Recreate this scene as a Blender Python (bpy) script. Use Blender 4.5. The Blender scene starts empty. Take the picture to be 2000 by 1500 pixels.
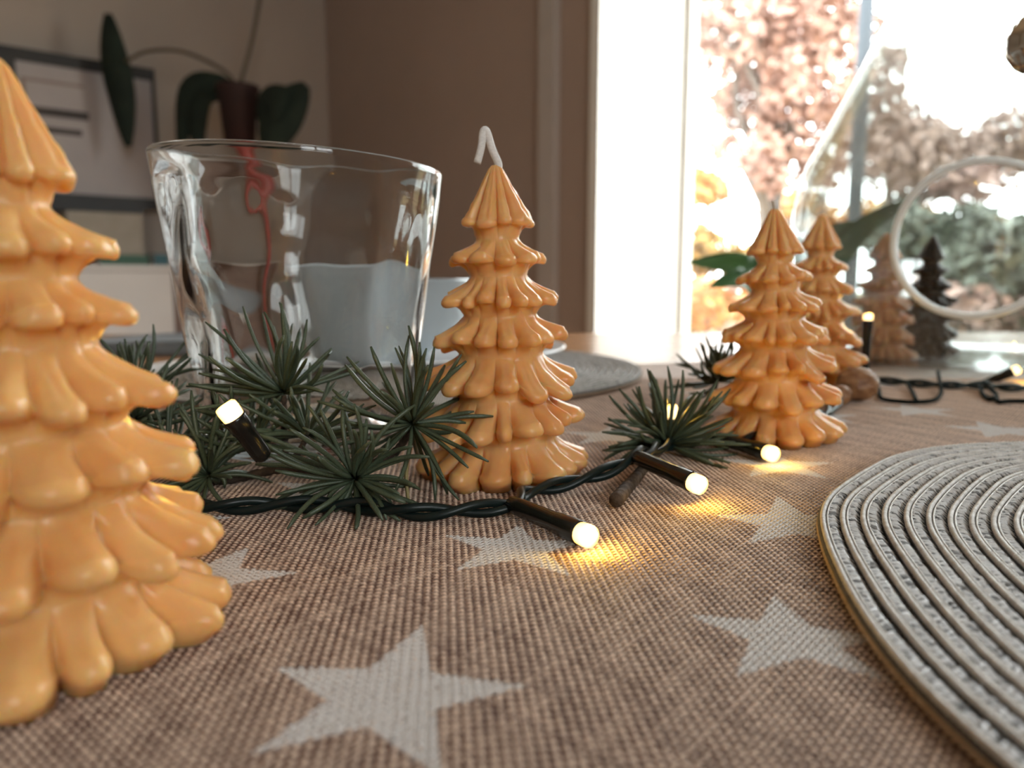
import bpy, bmesh, math, random
import numpy as np
from mathutils import Vector, Matrix

sc = bpy.context.scene
R = math.radians
PI = math.pi
random.seed(7)
rng = np.random.default_rng(11)

# ---------------------------------------------------------------- camera
F, PITCH, CAMZ = 1500.0, R(7.8), 0.08
cam_d = bpy.data.cameras.new('camera'); cam = bpy.data.objects.new('camera', cam_d)
sc.collection.objects.link(cam); sc.camera = cam
cam_d.sensor_width = 36; cam_d.lens = 27.0
cam_d.clip_start = 0.01; cam_d.clip_end = 200
cam.location = (0, 0, CAMZ); cam.rotation_euler = (PI/2 - PITCH, 0, 0)
cam_d.dof.use_dof = True; cam_d.dof.focus_distance = 0.258; cam_d.dof.aperture_fstop = 9.5
# ---------------------------------------------------------------- view, world, light
vs = sc.view_settings
vs.view_transform = 'Standard'; vs.look = 'None'; vs.gamma = 1.0; vs.use_curve_mapping = False
vs.exposure = 0.0
SKY = 14.0
world = bpy.data.worlds.new('overcast_sky'); sc.world = world; world.use_nodes = True
bg = world.node_tree.nodes['Background']
bg.inputs[0].default_value = (0.95, 0.98, 1.0, 1); bg.inputs[1].default_value = SKY
try:
    sc.cycles.use_denoising = True
    sc.cycles.caustics_reflective = False
    sc.cycles.max_bounces = 14; sc.cycles.diffuse_bounces = 5; sc.cycles.transmission_bounces = 12; sc.cycles.transparent_max_bounces = 24
    sc.cycles.sample_clamp_indirect = 8
except Exception: pass

# room frame: corner of the two walls, s runs along the left wall, t along the window wall
ANG = math.atan(1/1.18)
AX = Vector((-math.cos(ANG), -math.sin(ANG), 0)); BX = Vector((math.sin(ANG), -math.cos(ANG), 0))
DC = 3.9
C0 = Vector((-0.23*DC, DC, 0))
ZF, ZC = -0.75, 1.75
S_MAX, T_MAX = 4.2, 5.6
def W(s, t, z): 
    p = C0 + AX*s + BX*t; return Vector((p.x, p.y, z))
def t_at(px):           # where the picture column px meets the window wall
    u = (px-1000)/F
    return (u*C0.y - C0.x)/(BX.x - u*BX.y)
def s_at(px, off=0.0):  # ... the left wall (off = distance in front of it)
    u = (px-1000)/F; o = C0 + BX*off
    return (u*o.y - o.x)/(AX.x - u*AX.y)
def z_at(p, py):        # height that shows at picture row py at ground point p
    v = (py-750)/F
    return CAMZ + p.y*(-math.sin(PITCH)-v*math.cos(PITCH))/(math.cos(PITCH)-v*math.sin(PITCH))
TW0, TW1 = t_at(1168), 3.75     # the window opening
ZW1 = 1.5
def portal(name, c, w, h, n):
    l = bpy.data.lights.new(name, 'AREA'); l.shape = 'RECTANGLE'; l.size = w; l.size_y = h; l.energy = 1
    l.cycles.is_portal = True
    o = bpy.data.objects.new(name, l); sc.collection.objects.link(o); o.location = c
    o.rotation_euler = n.to_track_quat('-Z', 'Z').to_euler()
    return o
portal('window_portal', W(-0.46, (TW0+TW1)/2, (ZF+ZW1)/2), TW1-TW0, ZW1-ZF, AX)

N0, N1, NZ0, NZ1 = 1.7, 2.9, 0.45, 1.35    # unseen window added behind the camera for fill light
portal('fill_window_portal', W((N0+N1)/2, T_MAX+0.17, (NZ0+NZ1)/2), N1-N0, NZ1-NZ0, -BX)

# ---------------------------------------------------------------- helpers
def G(px, py, z0=0.0):                    # picture point -> point on a level plane z0
    u = (px-1000)/F; v = (py-750)/F
    z = (CAMZ-z0)/(math.sin(PITCH)+v*math.cos(PITCH))
    return Vector((u*z, z*math.cos(PITCH)-v*z*math.sin(PITCH), z0))
def PT(px, py, d):                        # picture point -> point d metres ahead
    u = (px-1000)/F; v = (py-750)/F
    k = d/(math.cos(PITCH)-v*math.sin(PITCH))
    return Vector((u*k, d, CAMZ+k*(-math.sin(PITCH)-v*math.cos(PITCH))))
def new_mesh(name, verts, faces, mats=(), smooth=True, mi=None, attrs=None):
    me = bpy.data.meshes.new(name)
    if isinstance(faces, np.ndarray):
        v = np.asarray(verts, np.float32); n = len(faces); k = faces.shape[1]
        me.vertices.add(len(v)); me.vertices.foreach_set('co', v.ravel())
        me.loops.add(n*k); me.loops.foreach_set('vertex_index', faces.astype(np.int32).ravel())
        me.polygons.add(n); me.polygons.foreach_set('loop_start', np.arange(0, n*k, k, dtype=np.int32))
        me.update(calc_edges=True)
    else:
        me.from_pydata([tuple(a) for a in verts], [], [tuple(f) for f in faces])
    for m in mats: me.materials.append(m)
    if mi is not None: me.polygons.foreach_set('material_index', np.asarray(mi, np.int32))
    if attrs:
        for k_, a in attrs.items():
            at = me.attributes.new(k_, 'FLOAT', 'POINT'); at.data.foreach_set('value', np.asarray(a, np.float32))
    me.polygons.foreach_set('use_smooth', np.full(len(me.polygons), smooth))
    me.update()
    return me
def link(name, me, parent=None, loc=None):
    o = bpy.data.objects.new(name, me); sc.collection.objects.link(o)
    if parent is not None: o.parent = parent
    if loc is not None: o.location = loc
    return o
def empty(name, loc=(0, 0, 0)):
    o = bpy.data.objects.new(name, None); sc.collection.objects.link(o); o.location = loc
    o.empty_display_size = 0.02
    return o
def tag(o, label=None, cat=None, group=None, kind=None):
    if label: o['label'] = label
    if cat: o['category'] = cat
    if group: o['group'] = group
    if kind: o['kind'] = kind
    return o
class MB:
    def __init__(s): s.v = []; s.f = []; s.m = []
    def add(s, v, f, m=0):
        b = len(s.v); s.v += [Vector(a) for a in v]; s.f += [tuple(i+b for i in q) for q in f]; s.m += [m]*len(f)
    def hexa(s, p, m=0):      # 8 corners: bottom loop, top loop
        s.add(p, [(3,2,1,0),(4,5,6,7),(0,1,5,4),(1,2,6,5),(2,3,7,6),(3,0,4,7)], m)
    def box(s, x0, x1, y0, y1, z0, z1, m=0):
        s.hexa([(x0,y0,z0),(x1,y0,z0),(x1,y1,z0),(x0,y1,z0),(x0,y0,z1),(x1,y0,z1),(x1,y1,z1),(x0,y1,z1)], m)
    def rbox(s, s0, s1, t0, t1, z0, z1, m=0):  # in the room frame
        s.hexa([W(s0,t0,z0),W(s0,t1,z0),W(s1,t1,z0),W(s1,t0,z0),W(s0,t0,z1),W(s0,t1,z1),W(s1,t1,z1),W(s1,t0,z1)], m)
    def tube(s, pts, rad, n=10, m=0, cap=True):
        pts = [Vector(p) for p in pts]; rs = rad if hasattr(rad, '__len__') else [rad]*len(pts)
        t = (pts[1]-pts[0]).normalized(); nx = t.orthogonal().normalized(); rings = []
        b = len(s.v)
        for i, p in enumerate(pts):
            tt = (pts[min(i+1, len(pts)-1)]-pts[max(i-1, 0)]).normalized()
            nx = (nx - tt*nx.dot(tt)).normalized(); ny = tt.cross(nx)
            for k in range(n):
                a = 2*PI*k/n; s.v.append(p+(nx*math.cos(a)+ny*math.sin(a))*rs[i])
        for i in range(len(pts)-1):
            for k in range(n):
                q = (b+i*n+k, b+i*n+(k+1) % n, b+(i+1)*n+(k+1) % n, b+(i+1)*n+k); s.f.append(q); s.m.append(m)
        if cap:
            s.f.append(tuple(b+k for k in reversed(range(n)))); s.m.append(m)
            e = b+(len(pts)-1)*n; s.f.append(tuple(e+k for k in range(n))); s.m.append(m)
    def lathe(s, prof, n=48, c=(0,0,0), m=0):
        b = len(s.v); c = Vector(c)
        for r, z in prof:
            for k in range(n):
                a = 2*PI*k/n; s.v.append(c+Vector((r*math.cos(a), r*math.sin(a), z)))
        for i in range(len(prof)-1):
            for k in range(n):
                s.f.append((b+i*n+k, b+i*n+(k+1) % n, b+(i+1)*n+(k+1) % n, b+(i+1)*n+k)); s.m.append(m)
    def mesh(s, name, mats, smooth=False):
        me = new_mesh(name, s.v, s.f, mats, smooth, s.m); return me
    def build(s, name, mats, parent=None, smooth=False, loc=None):
        if not isinstance(mats, (list, tuple)): mats = [mats]
        return link(name, s.mesh(name, mats, smooth), parent, loc)
def catmull(pts, n=8):
    pts = [Vector(p) for p in pts]; P = [pts[0]*2-pts[1]]+pts+[pts[-1]*2-pts[-2]]; out = []
    for i in range(1, len(P)-2):
        a, b, c, d = P[i-1], P[i], P[i+1], P[i+2]
        for k in range(n):
            t = k/n
            out.append(0.5*((2*b)+(c-a)*t+(2*a-5*b+4*c-d)*t*t+(3*b-a-3*c+d)*t**3))
    out.append(pts[-1]); return out

# ---------------------------------------------------------------- materials
def base_mat(name, col, rough=0.6, **kw):
    m = bpy.data.materials.new(name); m.use_nodes = True; nt = m.node_tree; b = nt.nodes['Principled BSDF']
    b.inputs['Base Color'].default_value = (*col, 1); b.inputs['Roughness'].default_value = rough
    for k, v in kw.items():
        b.inputs[k.replace('_', ' ')].default_value = v
    return m, nt, b
def noise_mat(name, c1, c2, scale, rough=0.6, detail=4, stretch=None, bump=0.0, bscale=None, **kw):
    m, nt, b = base_mat(name, c1, rough, **kw)
    tc = nt.nodes.new('ShaderNodeTexCoord'); mp = nt.nodes.new('ShaderNodeMapping'); nz = nt.nodes.new('ShaderNodeTexNoise')
    nt.links.new(tc.outputs['Object'], mp.inputs[0]); nt.links.new(mp.outputs[0], nz.inputs['Vector'])
    if stretch: mp.inputs['Scale'].default_value = stretch
    nz.inputs['Scale'].default_value = scale; nz.inputs['Detail'].default_value = detail
    cr = nt.nodes.new('ShaderNodeValToRGB'); cr.color_ramp.elements[0].position = 0.35; cr.color_ramp.elements[1].position = 0.65
    cr.color_ramp.elements[0].color = (*c1, 1); cr.color_ramp.elements[1].color = (*c2, 1)
    nt.links.new(nz.outputs['Fac'], cr.inputs[0]); nt.links.new(cr.outputs[0], b.inputs['Base Color'])
    if bump:
        bp = nt.nodes.new('ShaderNodeBump'); bp.inputs['Strength'].default_value = 1; bp.inputs['Distance'].default_value = bump
        n2 = nt.nodes.new('ShaderNodeTexNoise'); n2.inputs['Scale'].default_value = bscale or scale*2; nt.links.new(mp.outputs[0], n2.inputs['Vector'])
        nt.links.new(n2.outputs['Fac'], bp.inputs['Height']); nt.links.new(bp.outputs[0], b.inputs['Normal'])
    return m
def thin_glass(name, tint, ior=1.5, rough=0.0, extra=0.0):
    m = bpy.data.materials.new(name); m.use_nodes = True; nt = m.node_tree; nt.nodes.clear()
    o = nt.nodes.new('ShaderNodeOutputMaterial'); mx = nt.nodes.new('ShaderNodeMixShader')
    tr = nt.nodes.new('ShaderNodeBsdfTransparent'); gl = nt.nodes.new('ShaderNodeBsdfGlossy'); fr = nt.nodes.new('ShaderNodeFresnel')
    tr.inputs[0].default_value = (*tint, 1); gl.inputs['Roughness'].default_value = rough; fr.inputs[0].default_value = ior
    ge = nt.nodes.new('ShaderNodeNewGeometry'); mr = nt.nodes.new('ShaderNodeMapRange')
    mr.inputs['To Min'].default_value = ior; mr.inputs['To Max'].default_value = 1/ior
    nt.links.new(ge.outputs['Backfacing'], mr.inputs['Value']); nt.links.new(mr.outputs[0], fr.inputs[0])
    ad = nt.nodes.new('ShaderNodeMath'); ad.operation = 'ADD'; ad.inputs[1].default_value = extra
    nt.links.new(fr.outputs[0], ad.inputs[0]); nt.links.new(ad.outputs[0], mx.inputs[0])
    nt.links.new(tr.outputs[0], mx.inputs[1]); nt.links.new(gl.outputs[0], mx.inputs[2]); nt.links.new(mx.outputs[0], o.inputs[0])
    return m
def wax_mat(name, c_hi, c_lo, sss=0.8, scale=0.0050):
    m = noise_mat(name, c_lo, c_hi, 60, rough=0.30, bump=0.00022, bscale=160)
    b = m.node_tree.nodes['Principled BSDF']
    b.inputs['Subsurface Weight'].default_value = sss; b.inputs['Subsurface Scale'].default_value = scale
    b.inputs['Subsurface Radius'].default_value = (1.0, 0.36, 0.10); b.inputs['IOR'].default_value = 1.44
    b.inputs['Specular IOR Level'].default_value = 0.45
    return m
M = {}
M['wall_l'] = noise_mat('painted_wall', (0.44,0.39,0.345), (0.46,0.41,0.36), 3, 0.9)
M['wall_r'] = noise_mat('taupe_wall', (0.40,0.315,0.27), (0.42,0.33,0.285), 3, 0.9)
M['ceiling'] = noise_mat('white_ceiling', (0.7,0.68,0.65), (0.74,0.72,0.69), 3, 0.9)
M['floor'] = noise_mat('oak_floor', (0.30,0.17,0.09), (0.38,0.23,0.13), 4, 0.45, stretch=(1,12,1))
M['white'] = noise_mat('white_paint', (0.80,0.80,0.77), (0.84,0.84,0.80), 5, 0.4)
M['grey_trim'] = noise_mat('grey_trim_paint', (0.50,0.47,0.45), (0.54,0.50,0.48), 5, 0.5)
M['wood'] = noise_mat('table_wood', (0.33,0.15,0.06), (0.47,0.24,0.11), 6, 0.22, stretch=(1,10,1))
M['dark'] = noise_mat('black_frame', (0.012,0.012,0.012), (0.02,0.02,0.018), 8, 0.5)
M['pane'] = thin_glass('window_glass', (0.97,0.985,0.98))
M['drop'] = thin_glass('blown_glass', (0.91,0.93,0.92), 1.7, 0.04, 0.06)
M['lip'] = base_mat('glass_lip', (0.9,0.92,0.9), 0.12, Transmission_Weight=0.1)[0]
M['wax'] = wax_mat('honey_beeswax', (0.87,0.53,0.21), (0.81,0.43,0.15))
M['wax_backlit'] = wax_mat('backlit_beeswax', (0.82,0.475,0.195), (0.74,0.37,0.13))  # same honey wax darkened, backlit shade put into its colour
M['wax_b'] = wax_mat('brown_beeswax', (0.72,0.38,0.17), (0.64,0.32,0.14))
M['wax_d'] = wax_mat('dark_wax', (0.075,0.055,0.04), (0.05,0.04,0.03), 0.1)
M['wick'] = noise_mat('white_wick', (0.78,0.76,0.74), (0.9,0.88,0.86), 900, 0.8, stretch=(1,1,3), bump=0.0003)
M['wire'] = base_mat('green_black_cable', (0.006,0.013,0.012), 0.36, Specular_IOR_Level=0.3)[0]
M['rubber'] = base_mat('matte_black_rubber', (0.006,0.010,0.009), 0.95, Specular_IOR_Level=0.1)[0]
M['holder'] = base_mat('black_bulb_holder', (0.008,0.009,0.008), 0.22)[0]
M['needle'] = noise_mat('cedar_needle', (0.046,0.068,0.036), (0.092,0.120,0.074), 90, 0.42)
M['needle_tip'] = noise_mat('yellow_needle', (0.25,0.20,0.07), (0.30,0.24,0.10), 90, 0.5)
M['twig'] = noise_mat('dark_twig', (0.035,0.022,0.015), (0.09,0.06,0.04), 250, 0.8, bump=0.0006)
M['ceramic'] = base_mat('pale_blue_glaze', (0.36,0.40,0.42), 0.2)[0]
M['plate'] = base_mat('white_glaze', (0.78,0.80,0.82), 0.12)[0]
M['bulb'] = bpy.data.materials.new('lit_bulb'); M['bulb'].use_nodes = True
nt = M['bulb'].node_tree; b = nt.nodes['Principled BSDF']; b.inputs['Base Color'].default_value = (1,0.8,0.4,1); b.inputs['Roughness'].default_value = 0.15
lw = nt.nodes.new('ShaderNodeLayerWeight'); lw.inputs[0].default_value = 0.35
cr = nt.nodes.new('ShaderNodeValToRGB'); nt.links.new(lw.outputs['Facing'], cr.inputs[0])
cr.color_ramp.elements[0].color = (1.0,0.80,0.42,1); cr.color_ramp.elements[1].color = (1.0,0.48,0.07,1)
nt.links.new(cr.outputs[0], b.inputs['Emission Color']); b.inputs['Emission Strength'].default_value = 2.6
# real clear glass for the tumbler
M['tumbler'] = base_mat('clear_tumbler_glass', (0.97,0.985,0.98), 0.0, Transmission_Weight=1.0, IOR=1.42)[0]

# ---------------------------------------------------------------- the room
def structure(mb, name, mat, smooth=False, parent=None):
    o = mb.build(name, mat, parent, smooth); o['kind'] = 'structure'; return o
D_REV = 0.40
m = MB(); m.rbox(-0.6, S_MAX+0.2, -0.2, T_MAX+0.2, ZF-0.1, ZF); structure(m, 'floor', M['floor'])
m = MB(); m.rbox(-0.6, S_MAX+0.2, -0.2, T_MAX+0.2, ZC, ZC+0.1); structure(m, 'ceiling', M['ceiling'])
m = MB(); m.rbox(0, S_MAX, -0.2, 0, ZF, ZC); structure(m, 'wall_left', M['wall_l'])
m = MB(); m.rbox(-0.45, 0, -0.2, TW0, ZF, ZC); m.rbox(-0.45, 0, TW1, T_MAX, ZF, ZC); m.rbox(-0.45, 0, TW0, TW1, ZW1, ZC)
structure(m, 'wall_right', M['wall_r'])
m = MB(); m.rbox(S_MAX, S_MAX+0.2, -0.2, T_MAX, ZF, ZC); structure(m, 'wall_rear', M['wall_l'])
m = MB()
for bx in ((-0.45, N0, T_MAX, T_MAX+0.2, ZF, ZC), (N1, S_MAX, T_MAX, T_MAX+0.2, ZF, ZC), (N0, N1, T_MAX, T_MAX+0.2, ZF, NZ0), (N0, N1, T_MAX, T_MAX+0.2, NZ1, ZC)): m.rbox(*bx)
structure(m, 'wall_near', M['wall_l'])
# casing on the wall, white lining of the deep reveal
ta, tb = t_at(1061), t_at(1090)
m = MB(); m.rbox(0.001, 0.03, ta, tb, ZF, ZC); structure(m, 'trim_1', M['grey_trim'])
tc_ = t_at(1156)
m = MB(); m.rbox(0.001, 0.025, tc_, TW0+0.012, ZF, ZC); structure(m, 'trim_2', M['white'])
m = MB(); m.rbox(-D_REV, 0.0, TW0+0.0005, TW0+0.012, ZF, ZW1-0.001); structure(m, 'trim_3', M['white'])
# window: frame and panes at the outer face
win = empty('window_1', W(-0.42, TW0, ZF)); win['kind'] = 'structure'
inv = Matrix.Translation(-Vector(win.location))
def part_room(name, boxes, mat, parent):
    mb = MB()
    for bx in boxes: mb.rbox(*bx)
    mb.v = [inv @ v for v in mb.v]
    return mb.build(name, mat, parent)
part_room('window_frame', [(-0.44,-0.40,TW0+0.013,TW0+0.032,ZF,ZW1), (-0.44,-0.40,TW1-0.06,TW1,ZF,ZW1), (-0.44,-0.40,TW0+0.032,TW1-0.06,ZW1-0.07,ZW1), (-0.44,-0.40,TW0+0.032,TW1-0.06,ZF,ZF+0.07)], M['white'], win)
tm = TW0+0.032+(TW1-TW0)*0.62
part_room('mullion', [(-0.44,-0.40,tm,tm+0.05,ZF+0.07,ZW1-0.07)], M['white'], win)
part_room('pane', [(-0.423,-0.418,TW0+0.032,tm,ZF+0.07,ZW1-0.07)], M['pane'], win)
part_room('pane', [(-0.423,-0.418,tm+0.05,TW1-0.06,ZF+0.07,ZW1-0.07)], M['pane'], win)

fill_win = empty('fill_window', W(N0, T_MAX+0.15, NZ0)); fill_win['kind'] = 'structure'  # frame of the added fill-light window, out of view
inv = Matrix.Translation(-Vector(fill_win.location)); nm_ = (N0+N1)/2
part_room('window_frame', [(N0,N0+0.06,T_MAX+0.1,T_MAX+0.15,NZ0,NZ1), (N1-0.06,N1,T_MAX+0.1,T_MAX+0.15,NZ0,NZ1), (N0+0.06,N1-0.06,T_MAX+0.1,T_MAX+0.15,NZ0,NZ0+0.06), (N0+0.06,N1-0.06,T_MAX+0.1,T_MAX+0.15,NZ1-0.06,NZ1), (nm_-0.03,nm_+0.03,T_MAX+0.1,T_MAX+0.15,NZ0+0.06,NZ1-0.06)], M['white'], fill_win)
part_room('pane', [(N0+0.06,nm_-0.03,T_MAX+0.12,T_MAX+0.125,NZ0+0.06,NZ1-0.06)], M['pane'], fill_win)
part_room('pane', [(nm_+0.03,N1-0.06,T_MAX+0.12,T_MAX+0.125,NZ0+0.06,NZ1-0.06)], M['pane'], fill_win)

# ---------------------------------------------------------------- outdoors
M['lawn'] = noise_mat('leaf_strewn_lawn', (0.16,0.17,0.06), (0.34,0.17,0.07), 1.2, 0.9)
m = MB(); m.rbox(-60, -0.62, -30, 40, -1.15, -1.0); structure(m, 'ground', M['lawn'])
M['bark'] = noise_mat('bark', (0.10,0.085,0.07), (0.17,0.14,0.12), 8, 0.9)
def leafmat(name, c1, c2):
    m = noise_mat(name, c1, c2, 1.6, 0.6, detail=2); b = m.node_tree.nodes['Principled BSDF']
    b.inputs['Subsurface Weight'].default_value = 0.0
    return m
LM = {'pink': leafmat('russet_leaves', (0.32,0.185,0.145), (0.40,0.25,0.19)), 'brown': leafmat('brown_leaves', (0.23,0.155,0.135), (0.30,0.205,0.17)),
      'yellow': leafmat('yellow_leaves', (0.30,0.21,0.05), (0.34,0.19,0.05)), 'green': leafmat('green_leaves', (0.045,0.06,0.04), (0.085,0.095,0.07)),
      'orange': leafmat('orange_leaves', (0.50,0.22,0.06), (0.40,0.24,0.10))}
def leaf_cloud(name, mat, blobs, n, size, parent):
    """n small leaves spread over ellipsoid blobs [(centre, radius)]"""
    r = np.random.default_rng(len(name)*31+n)
    c = np.array([list(b[0]) for b in blobs]); rad = np.array([b[1] for b in blobs])
    w = rad**2; idx = r.choice(len(blobs), n, p=w/w.sum())
    d = r.normal(size=(n,3)); d /= np.linalg.norm(d, axis=1)[:,None]
    p = c[idx]+d*(rad[idx]*r.uniform(0.35,1,n)**0.6)[:,None]*np.array([1,1,0.8])
    a = r.normal(size=(n,3)); a /= np.linalg.norm(a, axis=1)[:,None]
    b2 = np.cross(a, r.normal(size=(n,3))); b2 /= np.linalg.norm(b2, axis=1)[:,None]
    s = size*r.uniform(0.6,1.3,n)[:,None]
    V = np.stack([p-a*s, p+b2*s*0.5, p+a*s, p-b2*s*0.5], 1).reshape(-1,3)
    Fc = np.arange(n*4).reshape(n,4)
    o = link('foliage', new_mesh('foliage', V-np.array(parent.location), Fc, [mat], False), parent); o['kind'] = 'stuff'
    return o
def at_dist(px, py, d): return PT(px, py, d)
def garden_tree(label, px, d, trunk_r, blobs_px, mat, n, size, branches=True):
    base = PT(px, 600, d); base.z = -1.0
    t = empty('garden_tree', base); tag(t, label, 'tree')
    bl = [(PT(x, y, d+random.uniform(-0.7,0.7)), rr) for x, y, rr in blobs_px]
    top = max(b[0].z for b in bl)
    mb = MB(); tr = [Vector((0,0,0)), Vector((0.05,0,0.8)), Vector((-0.03,0.05,1.9)), Vector((0.06,0,top+1.0))]
    tr = catmull(tr, 5); mb.tube(tr, [trunk_r*(1-0.75*i/(len(tr)-1)) for i in range(len(tr))], 10)
    mb.build('trunk', M['bark'], t, True)
    mb = MB()
    for c, rr in bl:
        e = c-base; s = tr[int(len(tr)*0.45)].copy(); s.z = min(s.z+0.3*random.random()+0.25*max(0,e.z-s.z), e.z)
        mid = (s+e)/2+Vector((random.uniform(-.2,.2),0,random.uniform(-.1,.25)))
        pp = catmull([s, mid, e], 4); mb.tube(pp, [trunk_r*0.33*(1-0.8*i/(len(pp)-1)) for i in range(len(pp))], 6)
    mb.build('branch', M['bark'], t, True)
    leaf_cloud('foliage', mat, bl, n, size, t)
    return t
garden_tree('tall russet tree outside beyond the window, left of the grey pole', 1495, 7.0, 0.13,
    [(1440,60,0.42),(1540,40,0.5),(1500,130,0.45),(1590,150,0.42),(1450,200,0.3),(1560,250,0.45),(1480,300,0.22),(1380,110,0.16),(1600,40,0.4),(1420,290,0.16),(1510,350,0.16),(1370,20,0.18),(1600,330,0.25)], LM['pink'], 5200, 0.06)
garden_tree('bare-branched brown tree outside to the right of the grey pole', 1730, 9.0, 0.10,
    [(1700,230,0.5),(1740,290,0.6),(1790,300,0.5),(1860,320,0.5),(1720,130,0.25),(1700,60,0.25),(1930,300,0.45),(1980,260,0.4),(1780,370,0.3),(1900,360,0.3),(2050,300,0.6)], LM['brown'], 4600, 0.07)
garden_tree('far pale orange tree low behind the candles outside', 1600, 12.0, 0.12,
    [(1380,370,0.35),(1350,350,0.3),(1600,430,0.35),(1700,430,0.4),(1780,430,0.35),(1560,400,0.3)], LM['orange'], 2000, 0.09)
def bush(label, px, py, d, r, mat, n, size=0.05):
    c = PT(px, py, d); t = empty('garden_shrub', (c.x, c.y, -1.0)); tag(t, label, 'shrub', None)
    bl = []
    zb = -0.9
    for k in range(9):
        q = c+Vector((random.uniform(-r,r), random.uniform(-r,r)*0.6, random.uniform(-0.3,0.3)*r)); bl.append((q, r*random.uniform(0.35,0.6)))
        lo = q.copy(); lo.z = zb+(c.z-zb)*random.uniform(0.1,0.7); bl.append((lo, r*random.uniform(0.45,0.65)))
    mb = MB()
    for k in range(5):
        e = bl[2*k][0]-t.location; mb.tube(catmull([Vector((random.uniform(-.1,.1),0,0)), e*0.5+Vector((random.uniform(-.1,.1),0,0)), e], 3), 0.018, 6)
    mb.build('stem', M['bark'], t, True)
    leaf_cloud('foliage', mat, bl, n, size, t)
bush('yellow-leaved shrub outside at the left edge of the window', 1375, 490, 6.0, 0.34, LM['yellow'], 2200)
bush('orange autumn shrub outside behind the front candles', 1420, 600, 5.2, 0.30, LM['orange'], 1800)
bush('dull green shrub outside behind the round glass opening', 1890, 480, 8.2, 0.75, LM['green'], 9000, 0.08)
bush('russet shrub outside below the round glass opening', 1950, 600, 5.5, 0.45, LM['brown'], 2200)
bush('grey-green hedge plant outside at the right behind the vase', 2060, 500, 5.6, 0.6, LM['green'], 6000, 0.07)
bush('low green shrub outside between the two rear candles', 1680, 600, 6.2, 0.45, LM['green'], 1500)
bush('brown shrub outside behind the tallest rear candle', 1530, 570, 8.0, 0.5, LM['brown'], 1800)
mb = MB(); pb = PT(1658, 600, 5.0); mb.tube([(0,0,0),(0,0,5.0)], 0.045, 12); mb.tube([(0,0,0),(0,0,0.25)], 0.05, 12); mb.tube([(0,0,4.98),(0,0,5.04)],[0.035,0.01],12)
o = mb.build('garden_pole', base_mat('slate_metal', (0.05,0.06,0.07), 0.9)[0], None, True, (pb.x, pb.y, -1.0))
tag(o, 'slim slate-grey metal pole standing outside beyond the window', 'pole')

# ---------------------------------------------------------------- table
def rot2(x, y, a): return (x*math.cos(a)-y*math.sin(a), x*math.sin(a)+y*math.cos(a))
TZ = -0.0022
tb_ = empty('dining_table', (0.0, 0.6, ZF)); tag(tb_, 'wooden dining table with a glossy orange-brown top under the cloth', 'table')
a3 = R(2.0)
def tpt(x, y, z): q = rot2(x, y-1.17, a3); return Vector((q[0], q[1]+1.17-0.6, z-ZF))
mb = MB(); mb.hexa([tpt(-0.95,-0.5,TZ-0.03), tpt(0.93,-0.5,TZ-0.03), tpt(0.93,1.17,TZ-0.03), tpt(-0.95,1.17,TZ-0.03), tpt(-0.95,-0.5,TZ), tpt(0.93,-0.5,TZ), tpt(0.93,1.17,TZ), tpt(-0.95,1.17,TZ)])
top = mb.build('tabletop', M['wood'], tb_)
mod = top.modifiers.new('edge', 'BEVEL'); mod.width = 0.004; mod.segments = 3
for lx, ly in ((-0.88,-0.43),(0.86,-0.43),(0.86,1.10),(-0.88,1.10)):
    mb = MB(); c = tpt(lx, ly, ZF); 
    mb.hexa([c+Vector(q) for q in ((-.028,-.028,0),(.028,-.028,0),(.028,.028,0),(-.028,.028,0),(-.038,-.038,.715),(.038,-.038,.715),(.038,.038,.715),(-.038,.038,.715))])
    mb.build('leg', M['wood'], tb_)

# ---------------------------------------------------------------- tablecloth: woven yarns with printed stars
def cloth_z(x, y):
    """gentle rise and fall of the cloth, flat near the camera"""
    k = np.clip((y-0.36)/0.2, 0, 1)
    return 0.0007*k*(1+np.sin(x*31+y*44+1.0))*0.5 + 0.0005*k*(1+np.sin(x*17-y*61))*0.5 - 0.0006*k
def star_poly(pts=None, c=None, r=None, a0=0.0, inner=0.40):
    if pts is None:
        pts = [(c[0]+r*math.sin(a0+2*PI*k/5), c[1]+r*math.cos(a0+2*PI*k/5)) for k in range(5)]
    cx = sum(p[0] for p in pts)/5; cy = sum(p[1] for p in pts)/5; out = []
    for k in range(5):
        p, q = pts[k], pts[(k+1) % 5]
        mx, my = (p[0]+q[0])/2-cx, (p[1]+q[1])/2-cy
        f_ = inner/math.cos(PI/5)*1.0
        out += [p, (cx+mx*f_, cy+my*f_)]
    return np.array(out)
g2 = lambda px, py: tuple(G(px, py)[:2])
STARS = [star_poly([g2(826,1216), g2(1030,1334), g2(862,1512), g2(493,1466), g2(540,1300)]),
         star_poly([g2(1512,1158), g2(1728,1240), g2(1752,1330), g2(1436,1316), g2(1338,1195)]),
         star_poly([g2(1518,966), g2(1690,1010), g2(1680,1068), g2(1460,1058), g2(1392,1003)]),
         star_poly([g2(1012,1022), g2(1150,1052), g2(1116,1122), g2(890,1110), g2(868,1042)])]
a_s = R(8)
for px, py, r_ in ((1520,906,0.027),(400,1126,0.025),(1190,850,0.026),(1015,905,0.026),(1790,800,0.027),(1600,812,0.026),(1380,768,0.027),(1950,838,0.027),(640,955,0.026),(300,1015,0.026),(1700,748,0.027)):
    q = G(px, py); STARS.append(star_poly(None, (q.x, q.y), r_, a_s))
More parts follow.
